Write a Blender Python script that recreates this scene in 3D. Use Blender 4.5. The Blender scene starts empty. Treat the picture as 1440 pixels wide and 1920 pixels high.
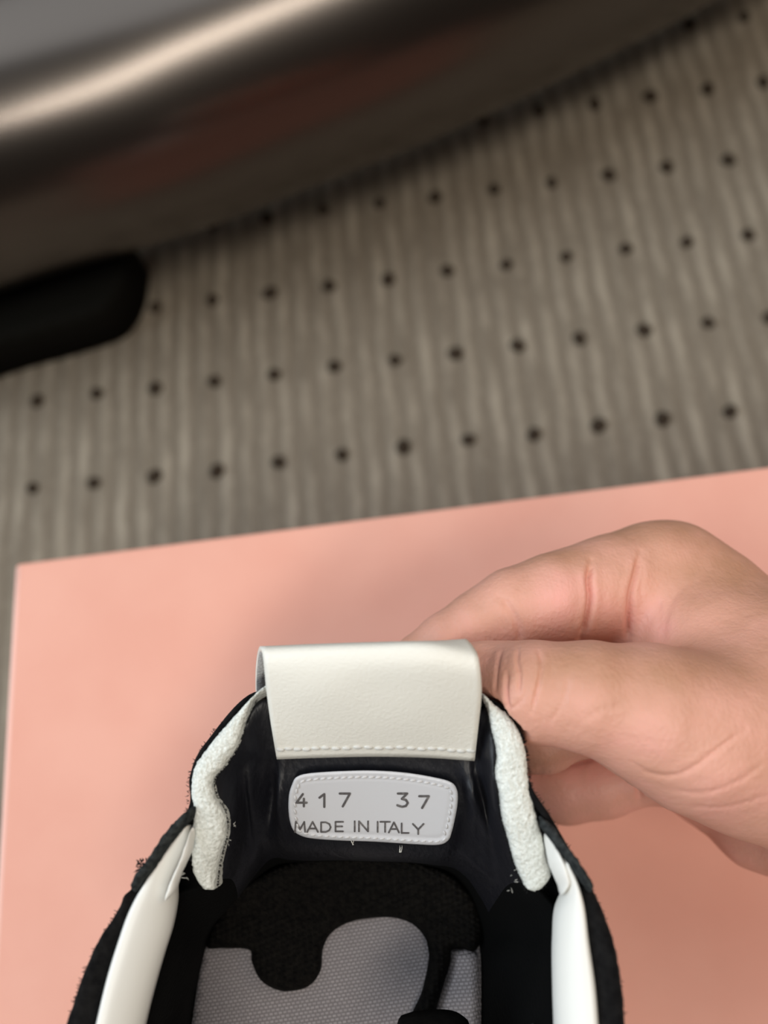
import bpy, bmesh, math, random
import numpy as np
from mathutils import Vector, Matrix, geometry, noise

random.seed(7)
rng = np.random.default_rng(7)
SC = bpy.context.scene
COL = SC.collection

# ------------------------------------------------------------------ camera
F = 1423.0                                   # focal length in pixels of the 1440 x 1920 frame
H = 0.328                                    # lens height above the carpet (m)
R = np.array([[0.993141, 0.086861, 0.078265], [-0.106673, 0.947193, 0.302401], [-0.047865, -0.308676, 0.949962]])
CAMR = np.array([R[0, 0], -R[0, 1], -R[0, 2]])      # image right, in world axes
CAMD = np.array([R[1, 0], -R[1, 1], -R[1, 2]])      # image down
CAMF = np.array([R[2, 0], -R[2, 1], -R[2, 2]])      # forward
cd = bpy.data.cameras.new('camera')
cam = bpy.data.objects.new('camera', cd)
COL.objects.link(cam)
cd.sensor_fit = 'VERTICAL'
cd.sensor_height = 24.0
cd.lens = 24.0 * F / 1920.0
cd.clip_start = 0.01
cd.clip_end = 50
M4 = Matrix.Identity(4)
for r_ in range(3):
    M4[r_][0], M4[r_][1], M4[r_][2] = CAMR[r_], -CAMD[r_], -CAMF[r_]
M4[2][3] = H
cam.matrix_world = M4
cd.dof.use_dof = True
cd.dof.focus_distance = 0.128
cd.dof.aperture_fstop = 24.0 * F / 1920.0 / 3.0      # 3 mm wide pupil
SC.camera = cam

# ------------------------------------------------------------------ light
SC.view_settings.view_transform = 'Standard'
SC.view_settings.look = 'None'
SC.view_settings.exposure = -0.04
SC.view_settings.gamma = 1.0
SC.view_settings.use_curve_mapping = False
world = bpy.data.worlds.new('room_light')
SC.world = world
world.use_nodes = True
world.node_tree.nodes['Background'].inputs[0].default_value = (1.0, 0.86, 0.72, 1)
world.node_tree.nodes['Background'].inputs[1].default_value = 0.05


def area(name, loc, target, sx, sy, power, col):
    l = bpy.data.lights.new(name, 'AREA')
    l.shape = 'RECTANGLE'
    l.size, l.size_y = sx, sy
    l.energy = power
    l.color = col
    o = bpy.data.objects.new(name, l)
    COL.objects.link(o)
    o.location = loc
    d = Vector(target) - Vector(loc)
    o.rotation_euler = d.to_track_quat('-Z', 'Y').to_euler()
    return o


area('window_light', (-1.35, 0.15, 1.1), (0.0, 0.0, 0.2), 1.3, 1.2, 20.0, (0.82, 0.92, 1.0))
strip = area('strip_lamp', (0.12, -1.02, 2.3), (0.12, -1.02, 0.0), 1.9, 0.36, 31.0, (1.0, 0.94, 0.84))
strip.rotation_euler = (0, 0, math.radians(40))
area('ceiling_fill', (-0.3, 1.65, 2.4), (-0.3, 1.65, 0.0), 4.0, 3.0, 47.0, (0.88, 0.95, 1.0))  # unseen overhead panel, added for the tube's grey-blue reflection and fill from above
area('warm_lamp', (1.6, 0.55, 1.5), (0.2, 0.3, 0.0), 1.2, 1.2, 9.0, (1.0, 0.80, 0.60))

# ------------------------------------------------------------------ helpers


def ray(px, py):
    return CAMR * ((px - 720) / F) + CAMD * ((py - 960) / F) + CAMF


def at(px, py, h):
    """world point at height h (m) that the lens sees in pixel px, py"""
    d = ray(px, py)
    s = (h - H) / d[2]
    return np.array([0, 0, H]) + d * s


def atm(p):
    return at(p[0], p[1], p[2] / 1000.0)


def zcam(p):
    return float((np.asarray(p) - np.array([0, 0, H])) @ CAMF)


def to_px(P):
    q = P - np.array([0, 0, H])
    z = q @ CAMF
    return 720 + F * (q @ CAMR) / z, 960 + F * (q @ CAMD) / z


def catmull(pts, n):
    """n points along a Catmull-Rom curve through pts (any dimension), by chord length"""
    P = np.asarray(pts, float)
    if len(P) == 2:
        t = np.linspace(0, 1, n)[:, None]
        return P[0] * (1 - t) + P[1] * t
    seg = np.linalg.norm(np.diff(P[:, :2], axis=0), axis=1) + 1e-9
    T = np.r_[0, np.cumsum(seg)]
    E0 = 2 * P[0] - P[1]
    E1 = 2 * P[-1] - P[-2]
    Q = np.vstack([E0, P, E1])
    out = []
    for t in np.linspace(0, T[-1], n):
        i = min(max(np.searchsorted(T, t, side='right') - 1, 0), len(P) - 2)
        u = (t - T[i]) / seg[i]
        p0, p1, p2, p3 = Q[i], Q[i + 1], Q[i + 2], Q[i + 3]
        h = seg[i]
        hl = seg[i - 1] if i > 0 else h
        hr = seg[i + 1] if i + 1 < len(seg) else h
        m1 = ((p1 - p0) / hl * h + (p2 - p1) / h * hl) / (hl + h) * h
        m2 = ((p2 - p1) / h * hr + (p3 - p2) / hr * h) / (hr + h) * h
        out.append((2 * u**3 - 3 * u**2 + 1) * p1 + (u**3 - 2 * u**2 + u) * m1 + (-2 * u**3 + 3 * u**2) * p2 + (u**3 - u**2) * m2)
    return np.array(out)


def catmull_k(pts, n):
    """as catmull, uniform in the control index (rows of a loft keep their stations)"""
    P = np.asarray(pts, float)
    Q = np.vstack([2 * P[0] - P[1], P, 2 * P[-1] - P[-2]])
    out = []
    for t in np.linspace(0, len(P) - 1, n):
        i = min(int(t), len(P) - 2)
        u = t - i
        p0, p1, p2, p3 = Q[i:i + 4]
        out.append(0.5 * (2 * p1 + (p2 - p0) * u + (2 * p0 - 5 * p1 + 4 * p2 - p3) * u * u + (3 * p1 - p0 - 3 * p2 + p3) * u**3))
    return np.array(out)


def grid_faces(nr, nc, wrap=False):
    f = []
    for i in range(nr - 1):
        for j in range(nc - 1 if not wrap else nc):
            k = (j + 1) % nc
            f.append((i * nc + j, i * nc + k, (i + 1) * nc + k, (i + 1) * nc + j))
    return f


def loft(rows, nr, nc):
    """rows of world points -> (nr x nc) grid"""
    rs = [catmull_k(r, nc) for r in rows]
    A = np.array(rs)
    return np.array([catmull_k(A[:, j], nr) for j in range(nc)]).transpose(1, 0, 2)


def mk(name, V, Fc, mat, root=None, smooth=True, parent=None, origin=None):
    """one mesh object; vertices given in world metres, stored relative to the thing's base"""
    o0 = np.array(root.location) if root is not None else (np.zeros(3) if origin is None else np.asarray(origin))
    me = bpy.data.meshes.new(name)
    me.from_pydata((np.asarray(V, float) - o0).tolist(), [], [tuple(int(i) for i in f) for f in Fc])
    me.update()
    bm = bmesh.new()
    bm.from_mesh(me)
    bmesh.ops.recalc_face_normals(bm, faces=bm.faces)
    bm.to_mesh(me)
    bm.free()
    if smooth:
        me.polygons.foreach_set('use_smooth', [True] * len(me.polygons))
    for m in (mat if isinstance(mat, (list, tuple)) else [mat]):
        me.materials.append(m)
    o = bpy.data.objects.new(name, me)
    COL.objects.link(o)
    if parent is not None:
        o.parent = parent
    elif root is not None:
        o.parent = root
    else:
        o.location = o0
    return o


def empty(name, loc, label, cat):
    o = bpy.data.objects.new(name, None)
    COL.objects.link(o)
    o.location = loc
    o.empty_display_size = 0.02
    o['label'] = label
    o['category'] = cat
    return o


def solidify(o, th, offset=-1, mat_off=0):
    m = o.modifiers.new('thickness', 'SOLIDIFY')
    m.thickness = th
    m.offset = offset
    m.material_offset = mat_off
    m.material_offset_rim = 0
    return m


def ribbon(outer, inner, n, bulge, drop, m=9, rough=0.0, fr=900, flat=0.55, taper=0.06):
    """closed padded strip between two edge curves (pixel, pixel, mm): arched on top, drop mm deep underneath"""
    A = catmull(outer, n)
    B = catmull(inner, n)
    V = []
    nring = 2 * m
    for i in range(n):
        a, b = atm(A[i]), atm(B[i])
        t = i / (n - 1)
        e = min(1.0, t / taper if taper else 1, (1 - t) / taper if taper else 1)
        e = math.sqrt(max(0.0, 1 - (1 - e) ** 2))
        c = (a + b) / 2
        a, b = c + (a - c) * (0.35 + 0.65 * e), c + (b - c) * (0.35 + 0.65 * e)
        up = np.array([0, 0, 1.0])
        for j in range(m):
            s = j / (m - 1)
            k = (1 - abs(2 * s - 1) ** 2.4) ** flat
            V.append(a * (1 - s) + b * s + up * bulge / 1000 * k * e)
        for j in range(m):
            s = 1 - (j + 0.5) / m
            k = (1 - abs(2 * s - 1) ** 3) ** 0.5
            V.append(a * (1 - s) + b * s - up * drop / 1000 * (0.15 + 0.85 * k) * e)
    V = np.array(V)
    if rough:
        for k in range(len(V)):
            q = Vector(V[k]) * fr
            nv = noise.noise_vector(q) * 0.6 + noise.noise_vector(q * 2.3) * 0.4
            V[k] += np.array(nv) * rough / 1000
    Fc = grid_faces(n, nring, True)
    Fc.append(tuple(range(nring - 1, -1, -1)))
    Fc.append(tuple(range((n - 1) * nring, n * nring)))
    return V, Fc


def poly_resample(poly, step, smooth=True):
    P = np.asarray(poly, float)
    if smooth:
        n = len(P)
        Q = np.vstack([P[-3:], P, P[:3]])
        c = catmull_k(Q, (len(Q) - 1) * 12 + 1)
        c = c[3 * 12:(3 + n) * 12]
    else:
        c = P
    c = np.vstack([c, c[:1]])
    d = np.r_[0, np.cumsum(np.linalg.norm(np.diff(c, axis=0), axis=1))]
    k = max(8, int(d[-1] / step))
    t = np.linspace(0, d[-1], k, endpoint=False)
    return np.c_[np.interp(t, d, c[:, 0]), np.interp(t, d, c[:, 1])]


def in_poly(P, X, Y):
    ins = np.zeros(X.shape, bool)
    n = len(P)
    for i in range(n):
        x0, y0 = P[i]
        x1, y1 = P[(i + 1) % n]
        c = ((y0 > Y) != (y1 > Y))
        with np.errstate(divide='ignore', invalid='ignore'):
            xx = (x1 - x0) * (Y - y0) / (y1 - y0 + 1e-12) + x0
        ins ^= c & (X < xx)
    return ins


def pad(poly, hfun, thick, step, edge=0, smooth=True):
    """solid flat-ish pad: plan outline in pixels, top height hfun(px, py, distance to edge) in mm, thick mm deep"""
    B = poly_resample(poly, step, smooth)
    x0, y0 = B.min(0)
    x1, y1 = B.max(0)
    gx, gy = np.meshgrid(np.arange(x0, x1, step), np.arange(y0, y1, step * 0.866))
    gx[1::2] += step / 2
    G = np.c_[gx.ravel(), gy.ravel()]
    ins = in_poly(B, G[:, 0], G[:, 1])
    d = np.full(len(G), 1e9)
    nb = len(B)
    for i in range(nb):
        a, b = B[i], B[(i + 1) % nb]
        ab = b - a
        t = np.clip(((G - a) @ ab) / (ab @ ab + 1e-12), 0, 1)
        d = np.minimum(d, np.linalg.norm(G - (a + t[:, None] * ab), axis=1))
    keep = ins & (d > step * 0.5)
    P2 = np.vstack([B, G[keep]])
    dist = np.r_[np.zeros(nb), d[keep]]
    r = geometry.delaunay_2d_cdt([Vector(p) for p in P2], [(i, (i + 1) % nb) for i in range(nb)], [list(range(nb))], 1, 1e-6)
    vs, _, fs, ov = r[0], r[1], r[2], r[3]
    X = np.array([[v.x, v.y] for v in vs])
    dd = np.array([dist[o[0]] if len(o) else 0.0 for o in ov])
    Hh = np.array([hfun(X[i, 0], X[i, 1], dd[i]) for i in range(len(X))])
    V = [at(X[i, 0], X[i, 1], Hh[i] / 1000) for i in range(len(X))]
    # boundary loop, skirt and underside
    idx = {}
    for i, o in enumerate(ov):
        for k in o:
            idx[k] = i
    loop = [idx[i] for i in range(nb) if i in idx]
    Fc = [tuple(f) for f in fs]
    base = len(V)
    for i in loop:
        q = V[i].copy()
        q[2] -= thick / 1000
        V.append(q)
    L = len(loop)
    for i in range(L):
        j = (i + 1) % L
        Fc.append((loop[i], loop[j], base + j, base + i))
    Fc.append(tuple(base + i for i in range(L)))
    return np.array(V), Fc


# ------------------------------------------------------------------ materials
def mat(name, col, rough=0.6, metal=0.0, spec=0.5, col2=None, nscale=400, stretch=(1, 1, 1), ndetail=4, bump=0.0, bscale=900, bdist=0.0004, btype='noise', sheen=0.0, sss=0.0, lo=0.35, hi=0.65, bstretch=(1, 1, 1)):
    m = bpy.data.materials.new(name)
    m.use_nodes = True
    nt = m.node_tree
    b = nt.nodes['Principled BSDF']
    b.inputs['Base Color'].default_value = (*col, 1)
    b.inputs['Roughness'].default_value = rough
    b.inputs['Metallic'].default_value = metal
    b.inputs['Specular IOR Level'].default_value = spec
    if sheen:
        b.inputs['Sheen Weight'].default_value = sheen
        b.inputs['Sheen Roughness'].default_value = 0.5
    if sss:
        b.inputs['Subsurface Weight'].default_value = sss
        b.inputs['Subsurface Radius'].default_value = (1.0, 0.35, 0.18)
        b.inputs['Subsurface Scale'].default_value = 0.003
    tc = nt.nodes.new('ShaderNodeTexCoord')

    def mapped(s):
        mp = nt.nodes.new('ShaderNodeMapping')
        mp.inputs['Scale'].default_value = s
        nt.links.new(tc.outputs['Object'], mp.inputs['Vector'])
        return mp.outputs['Vector']
    if col2 is not None:
        n = nt.nodes.new('ShaderNodeTexNoise')
        n.inputs['Scale'].default_value = nscale
        n.inputs['Detail'].default_value = ndetail
        nt.links.new(mapped(stretch), n.inputs['Vector'])
        cr = nt.nodes.new('ShaderNodeValToRGB')
        cr.color_ramp.elements[0].position = lo
        cr.color_ramp.elements[1].position = hi
        cr.color_ramp.elements[0].color = (*col, 1)
        cr.color_ramp.elements[1].color = (*col2, 1)
        nt.links.new(n.outputs['Fac'], cr.inputs['Fac'])
        nt.links.new(cr.outputs['Color'], b.inputs['Base Color'])
    if bump:
        if btype == 'noise':
            n2 = nt.nodes.new('ShaderNodeTexNoise')
            n2.inputs['Detail'].default_value = 3
            out = 'Fac'
        else:
            n2 = nt.nodes.new('ShaderNodeTexVoronoi')
            out = 'Distance'
        n2.inputs['Scale'].default_value = bscale
        nt.links.new(mapped(bstretch), n2.inputs['Vector'])
        bp = nt.nodes.new('ShaderNodeBump')
        bp.inputs['Strength'].default_value = bump
        bp.inputs['Distance'].default_value = bdist
        nt.links.new(n2.outputs[out], bp.inputs['Height'])
        nt.links.new(bp.outputs['Normal'], b.inputs['Normal'])
    return m


def lin(r, g, b):
    return tuple((c / 255 / 12.92) if c / 255 <= 0.04045 else ((c / 255 + 0.055) / 1.055) ** 2.4 for c in (r, g, b))


SP = 0.03                                    # tuft spacing along a row
ROW = SP * 1.5441                            # and between rows
T0 = np.array([3.296611, -1.349349, 11.653884]) * SP
cw = np.array([0, 0, H]) + CAMR * T0[0] + CAMD * T0[1] + CAMF * T0[2]     # tuft (0, 0)
RIB0 = -float(cw[0]) * 2 * math.pi / 0.01
M_carpet = mat('carpet_loops', lin(118, 108, 96), 0.95, col2=lin(150, 139, 124), nscale=130, stretch=(1.6, 0.32, 1), bump=0.5, bscale=700, bdist=0.0008, spec=0.1, lo=0.36, hi=0.66)
M_dot = mat('dark_carpet_yarn', lin(48, 42, 36), 0.95, spec=0.05, col2=lin(66, 56, 46), nscale=500)
M_pink = mat('pink_card', lin(227, 165, 147), 0.62, spec=0.25, col2=lin(231, 171, 153), nscale=40, bump=0.06, bscale=1800, bdist=0.0001)
M_pink_edge = mat('pink_card_fold', lin(246, 196, 184), 0.6, spec=0.25)
M_metal = mat('dark_satin_metal', lin(108, 101, 96), 0.27, metal=1.0, bump=0.03, bscale=2500, bdist=0.0001)
M_rubber = mat('black_rubber', lin(20, 20, 18), 0.9, spec=0.08, bump=0.1, bscale=800)
M_leather = mat('white_leather', lin(240, 236, 226), 0.42, spec=0.4, bump=0.42, bscale=2100, bdist=0.0002, sss=0.0)
M_leather2 = mat('smooth_white_leather', lin(238, 236, 230), 0.38, spec=0.45, bump=0.08, bscale=1200, bdist=0.0002)
M_backing = mat('grey_woven_backing', lin(180, 180, 180), 0.9, spec=0.1, col2=lin(225, 225, 225), nscale=2600, bump=0.6, bscale=2600, bdist=0.0003)
M_label = mat('silvery_white_label', lin(208, 207, 210), 0.4, spec=0.4, bump=0.1, bscale=1800, bdist=0.0002)
M_print = mat('grey_print', lin(92, 88, 88), 0.6, spec=0.2, col2=lin(128, 124, 122), nscale=1500, lo=0.5, hi=0.75)
M_thread = mat('white_thread', lin(214, 212, 207), 0.7, spec=0.2, bump=0.3, bscale=5000, bdist=0.0001)
M_label_thread = mat('label_thread', lin(205, 203, 203), 0.6, spec=0.3)
M_foam = mat('white_foam', lin(212, 214, 206), 0.9, spec=0.15, col2=lin(240, 242, 236), nscale=2600, bump=1.0, bscale=1500, bdist=0.0005)
M_nylon = mat('black_nylon', lin(19, 19, 25), 0.45, spec=0.45, bump=0.25, bscale=380, bdist=0.0012, bstretch=(2.2, 0.6, 1))
M_cloth = mat('black_cloth', lin(9, 9, 9), 0.9, spec=0.08, bump=0.3, bscale=1500)
M_suede = mat('black_suede', lin(14, 13, 14), 0.95, spec=0.08, col2=lin(26, 25, 25), nscale=700, bump=0.5, bscale=1400, bdist=0.0005, sheen=0.04)
M_edge = mat('cut_suede_edge', lin(34, 36, 37), 0.95, spec=0.08, col2=lin(58, 61, 61), nscale=1400, bump=0.5, bscale=1800, bdist=0.0004)
M_knit = mat('black_knit', lin(10, 9, 9), 0.9, spec=0.08, col2=lin(22, 20, 18), nscale=900)
M_fray = mat('black_fibre', lin(20, 19, 20), 0.8, spec=0.2)
M_fray_w = mat('white_fibre', lin(205, 203, 196), 0.8, spec=0.2)
M_sole = mat('white_rubber_sole', lin(225, 222, 214), 0.6, spec=0.3, bump=0.1, bscale=600)

# insole cloth: basket weave relief and colour
M_insole = mat('grey_insole_cloth', lin(186, 180, 182), 0.85, spec=0.15)
nt = M_insole.node_tree
bs = nt.nodes['Principled BSDF']
tc = nt.nodes.new('ShaderNodeTexCoord')
mp = nt.nodes.new('ShaderNodeMapping')
mp.inputs['Rotation'].default_value = (0, 0, math.radians(-4))
nt.links.new(tc.outputs['Object'], mp.inputs['Vector'])
br = nt.nodes.new('ShaderNodeTexBrick')
br.inputs['Scale'].default_value = 1.0
br.inputs['Brick Width'].default_value = 0.00088
br.inputs['Row Height'].default_value = 0.00062
br.inputs['Mortar Size'].default_value = 0.00017
br.inputs['Mortar Smooth'].default_value = 0.8
br.inputs['Color1'].default_value = (*lin(166, 160, 162), 1)
br.inputs['Color2'].default_value = (*lin(156, 150, 152), 1)
br.inputs['Mortar'].default_value = (*lin(132, 126, 128), 1)
nt.links.new(mp.outputs['Vector'], br.inputs['Vector'])
nt.links.new(br.outputs['Color'], bs.inputs['Base Color'])
bp = nt.nodes.new('ShaderNodeBump')
bp.inputs['Strength'].default_value = 0.6
bp.inputs['Distance'].default_value = 0.0004
bp.invert = True
nt.links.new(br.outputs['Fac'], bp.inputs['Height'])
nt.links.new(bp.outputs['Normal'], bs.inputs['Normal'])

# carpet: paler colour on the rib crests, broken by noise
nt = M_carpet.node_tree
bs = nt.nodes['Principled BSDF']
tc = nt.nodes.new('ShaderNodeTexCoord')
sx = nt.nodes.new('ShaderNodeSeparateXYZ')
nt.links.new(tc.outputs['Object'], sx.inputs[0])


def mathn(op, a, b=None, c=None):
    n = nt.nodes.new('ShaderNodeMath')
    n.operation = op
    for i, v in enumerate((a, b, c)):
        if v is None:
            continue
        if isinstance(v, (int, float)):
            n.inputs[i].default_value = v
        else:
            nt.links.new(v, n.inputs[i])
    return n.outputs[0]


def noisen(scale, stretch, detail=3):
    mpn = nt.nodes.new('ShaderNodeMapping')
    mpn.inputs['Scale'].default_value = stretch
    nt.links.new(tc.outputs['Object'], mpn.inputs['Vector'])
    n = nt.nodes.new('ShaderNodeTexNoise')
    n.inputs['Scale'].default_value = scale
    n.inputs['Detail'].default_value = detail
    nt.links.new(mpn.outputs[0], n.inputs['Vector'])
    return n.outputs['Fac']


wob = mathn('MULTIPLY_ADD', noisen(45, (1, 0.8, 1)), 0.006, -0.003)
phs = mathn('MULTIPLY_ADD', mathn('ADD', sx.outputs[0], wob), 2 * math.pi / 0.01, RIB0)
crest = mathn('MULTIPLY_ADD', mathn('COSINE', phs), -0.5, 0.5)
crest = mathn('POWER', crest, 1.6)
patch = mathn('MULTIPLY_ADD', noisen(75, (1, 0.4, 1)), 3.2, -1.05)
fine = mathn('MULTIPLY_ADD', noisen(420, (1, 0.45, 1)), 0.7, -0.35)
fac = mathn('ADD', mathn('MULTIPLY', crest, patch), fine)
cr = nt.nodes.new('ShaderNodeValToRGB')
cr.color_ramp.elements[0].position = 0.0
cr.color_ramp.elements[0].color = (*lin(117, 108, 96), 1)
cr.color_ramp.elements[1].position = 1.0
cr.color_ramp.elements[1].color = (*lin(151, 142, 128), 1)
nt.links.new(fac, cr.inputs['Fac'])
nt.links.new(cr.outputs['Color'], bs.inputs['Base Color'])

# skin: two tones mixed by a per-vertex flush value and fine noise
M_skin = mat('skin', lin(205, 150, 122), 0.48, spec=0.35, sss=0.1)
nt = M_skin.node_tree
bs = nt.nodes['Principled BSDF']
tc = nt.nodes.new('ShaderNodeTexCoord')
at_ = nt.nodes.new('ShaderNodeAttribute')
at_.attribute_name = 'flush'
n1 = nt.nodes.new('ShaderNodeTexNoise')
n1.inputs['Scale'].default_value = 140
n1.inputs['Detail'].default_value = 5
nt.links.new(tc.outputs['Object'], n1.inputs['Vector'])
ma = nt.nodes.new('ShaderNodeMath')
ma.operation = 'MULTIPLY_ADD'
ma.inputs[1].default_value = 0.9
ma.inputs[2].default_value = -0.45
nt.links.new(n1.outputs['Fac'], ma.inputs[0])
ad = nt.nodes.new('ShaderNodeMath')
ad.operation = 'ADD'
nt.links.new(ma.outputs[0], ad.inputs[0])
nt.links.new(at_.outputs['Fac'], ad.inputs[1])
cr = nt.nodes.new('ShaderNodeValToRGB')
cr.color_ramp.elements[0].position = 0.0
cr.color_ramp.elements[0].color = (*lin(197, 145, 118), 1)
cr.color_ramp.elements[1].position = 1.0
cr.color_ramp.elements[1].color = (*lin(240, 172, 160), 1)
e_ = cr.color_ramp.elements.new(0.5)
e_.color = (*lin(224, 165, 145), 1)
nt.links.new(ad.outputs[0], cr.inputs['Fac'])
nt.links.new(cr.outputs['Color'], bs.inputs['Base Color'])
v1 = nt.nodes.new('ShaderNodeTexVoronoi')
v1.inputs['Scale'].default_value = 1500
nt.links.new(tc.outputs['Object'], v1.inputs['Vector'])
n2 = nt.nodes.new('ShaderNodeTexNoise')
n2.inputs['Scale'].default_value = 600
nt.links.new(tc.outputs['Object'], n2.inputs['Vector'])
b1 = nt.nodes.new('ShaderNodeBump')
b1.inputs['Strength'].default_value = 0.22
b1.inputs['Distance'].default_value = 0.0002
nt.links.new(v1.outputs['Distance'], b1.inputs['Height'])
b2 = nt.nodes.new('ShaderNodeBump')
b2.inputs['Strength'].default_value = 0.3
b2.inputs['Distance'].default_value = 0.0004
nt.links.new(n2.outputs['Fac'], b2.inputs['Height'])
nt.links.new(b1.outputs['Normal'], b2.inputs['Normal'])
v2 = nt.nodes.new('ShaderNodeTexVoronoi')
v2.feature = 'DISTANCE_TO_EDGE'
v2.inputs['Scale'].default_value = 620
mp2 = nt.nodes.new('ShaderNodeMapping')
mp2.inputs['Scale'].default_value = (1.5, 0.6, 1.0)
mp2.inputs['Rotation'].default_value = (0, 0, 0.5)
nt.links.new(tc.outputs['Object'], mp2.inputs['Vector'])
nt.links.new(mp2.outputs['Vector'], v2.inputs['Vector'])
b3 = nt.nodes.new('ShaderNodeBump')
b3.inputs['Strength'].default_value = 0.13
b3.inputs['Distance'].default_value = 0.0004
nt.links.new(v2.outputs['Distance'], b3.inputs['Height'])
nt.links.new(b2.outputs['Normal'], b3.inputs['Normal'])
nt.links.new(b3.outputs['Normal'], bs.inputs['Normal'])

# ------------------------------------------------------------------ floor: ribbed carpet with dark tufts
rib = SP / 3.0
xs = np.r_[np.arange(-1.05, -0.75, 0.15), np.arange(-0.75, 0.75, rib / 6), np.arange(0.75, 1.1, 0.15)]
ys = np.r_[np.arange(-0.8, -0.6, 0.1), np.arange(-0.6, 0.95, 0.006), np.arange(0.95, 1.25, 0.12)]
X, Y = np.meshgrid(xs, ys)
ph = (X - cw[0]) / rib * 2 * np.pi
j1 = np.repeat(rng.normal(0, 1, (len(ys), len(xs) // 6 + 1)), 6, axis=1)[:, :len(xs)]
j1 = (j1 + np.roll(j1, 1, 0) + np.roll(j1, 2, 0)) / 2.2
Z = -0.0022 + 0.0006 * (0.5 - 0.5 * np.cos(ph)) * (1 + 0.25 * j1) + rng.normal(0, 0.0001, X.shape)
Z = np.minimum(Z, -0.0004)
V = np.c_[X.ravel(), Y.ravel(), Z.ravel()]
flo = mk('floor', V, grid_faces(len(ys), len(xs)), M_carpet)
flo['kind'] = 'structure'
flo['label'] = 'grey brown ribbed carpet with rows of small dark dots'
# one dark tuft: a low ragged mound
tv = [(0, 0, 0.0012)]
for q in range(2):
    for k in range(9):
        a = 2 * math.pi * k / 9 + q * 0.3
        rr = (0.0022, 0.0035)[q] * random.uniform(0.85, 1.15)
        tv.append((rr * math.cos(a), rr * math.sin(a) * 1.15, (0.0009, -0.0022)[q]))
tf = [(0, 1 + k, 1 + (k + 1) % 9) for k in range(9)] + [(1 + k, 10 + k, 10 + (k + 1) % 9, 1 + (k + 1) % 9) for k in range(9)]
tuft0 = None
for j in range(-3, 9):
    for i in range(-13, 7):
        p = cw + np.array([i * SP, j * ROW, 0]) + np.array([random.gauss(0, 0.0004), random.gauss(0, 0.0004), 0])
        u, v = to_px(p)
        if not (-90 < u < 1530 and -60 < v < 1125):
            continue
        if v > 1040 - 0.128 * (u - 30) - 30 and u > 60:
            continue
        if v < 545 - 0.40 * u - 60:
            continue
        if tuft0 is None:
            tuft0 = mk('dark_tuft', np.array(tv), tf, M_dot)
            o = tuft0
        else:
            o = tuft0.copy()
            COL.objects.link(o)
        o.parent = flo
        s = random.uniform(0.85, 1.12)
        o.location = (p[0], p[1], 0)
        o.scale = (s, s, random.uniform(0.7, 1.0))
        o.rotation_euler = (0, 0, random.uniform(0, 6.28))

# ------------------------------------------------------------------ pink shoe box
HB = 0.123
C0 = at(29, 1057, HB)
C1 = at(1440, 875, HB)
bx = (C1 - C0) / np.linalg.norm(C1 - C0)
by = np.array([-bx[1], bx[0], 0])
by = by * math.cos(0.014) + bx * math.sin(0.014)
LX, LY = 0.335, 0.235


def rbox(cx0, cx1, cy0, cy1, z0, z1, r, seg=4, bottom=True, up=True):
    """box in the carton's axes with rounded vertical and top edges"""
    V, Fc = [], []
    n = 4 * (seg + 1)

    def ringpts(inset, z):
        out = []
        for c, (sx, sy) in enumerate(((1, 1), (-1, 1), (-1, -1), (1, -1))):
            ccx = (cx1 - r) if sx > 0 else (cx0 + r)
            ccy = (cy1 - r) if sy > 0 else (cy0 + r)
            for k in range(seg + 1):
                a = math.pi / 2 * (c + k / seg)
                out.append(C0 * [1, 1, 0] + bx * (ccx + (r - inset) * math.cos(a)) + by * (ccy + (r - inset) * math.sin(a)) + np.array([0, 0, z]))
        return out
    prof = [(0.0, z0)] + [(r - r * math.cos(math.pi / 2 * k / seg), z1 - r + r * math.sin(math.pi / 2 * k / seg)) for k in range(seg + 1)]
    for ins, z in prof:
        V += ringpts(min(ins, r * 0.999), z)
    Fc += grid_faces(len(prof), n, True)
    if up:
        Fc.append(tuple((len(prof) - 1) * n + k for k in range(n)))
    if bottom:
        Fc.append(tuple(range(n - 1, -1, -1)))
    return np.array(V), Fc


box = empty('shoe_box', tuple(C0 * [1, 1, 0] + bx * LX / 2 - by * LY / 2), 'pale pink cardboard shoe box, closed, lying on the carpet under the sneaker', 'box')
V, Fc = rbox(0.0, LX, -LY, 0.0, HB - 0.036, HB, 0.0011)
lid = mk('lid', V, Fc, M_pink, box, smooth=False)
V, Fc = rbox(0.0025, LX - 0.0025, -LY + 0.0025, -0.0025, 0.0002, HB - 0.003, 0.001)
mk('box_body', V, Fc, M_pink, box, smooth=False)
# folded paper edge along the lid's left side, worn paler
fv, ff = [], []
for k in range(13):
    t = k / 12
    for q in range(8):
        a = 2 * math.pi * q / 8
        fv.append(C0 * [1, 1, 0] + bx * (0.0010 + 0.0011 * math.cos(a)) - by * (0.001 + t * (LY - 0.002)) + np.array([0, 0, HB - 0.0009 + 0.0011 * math.sin(a)]))
ff = grid_faces(13, 8, True) + [tuple(range(8)), tuple(range(12 * 8, 13 * 8))]
o = mk('folded_edge', fv, ff, M_pink_edge, box, parent=lid)
o['label'] = 'paler worn fold along the left edge of the lid'

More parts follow.
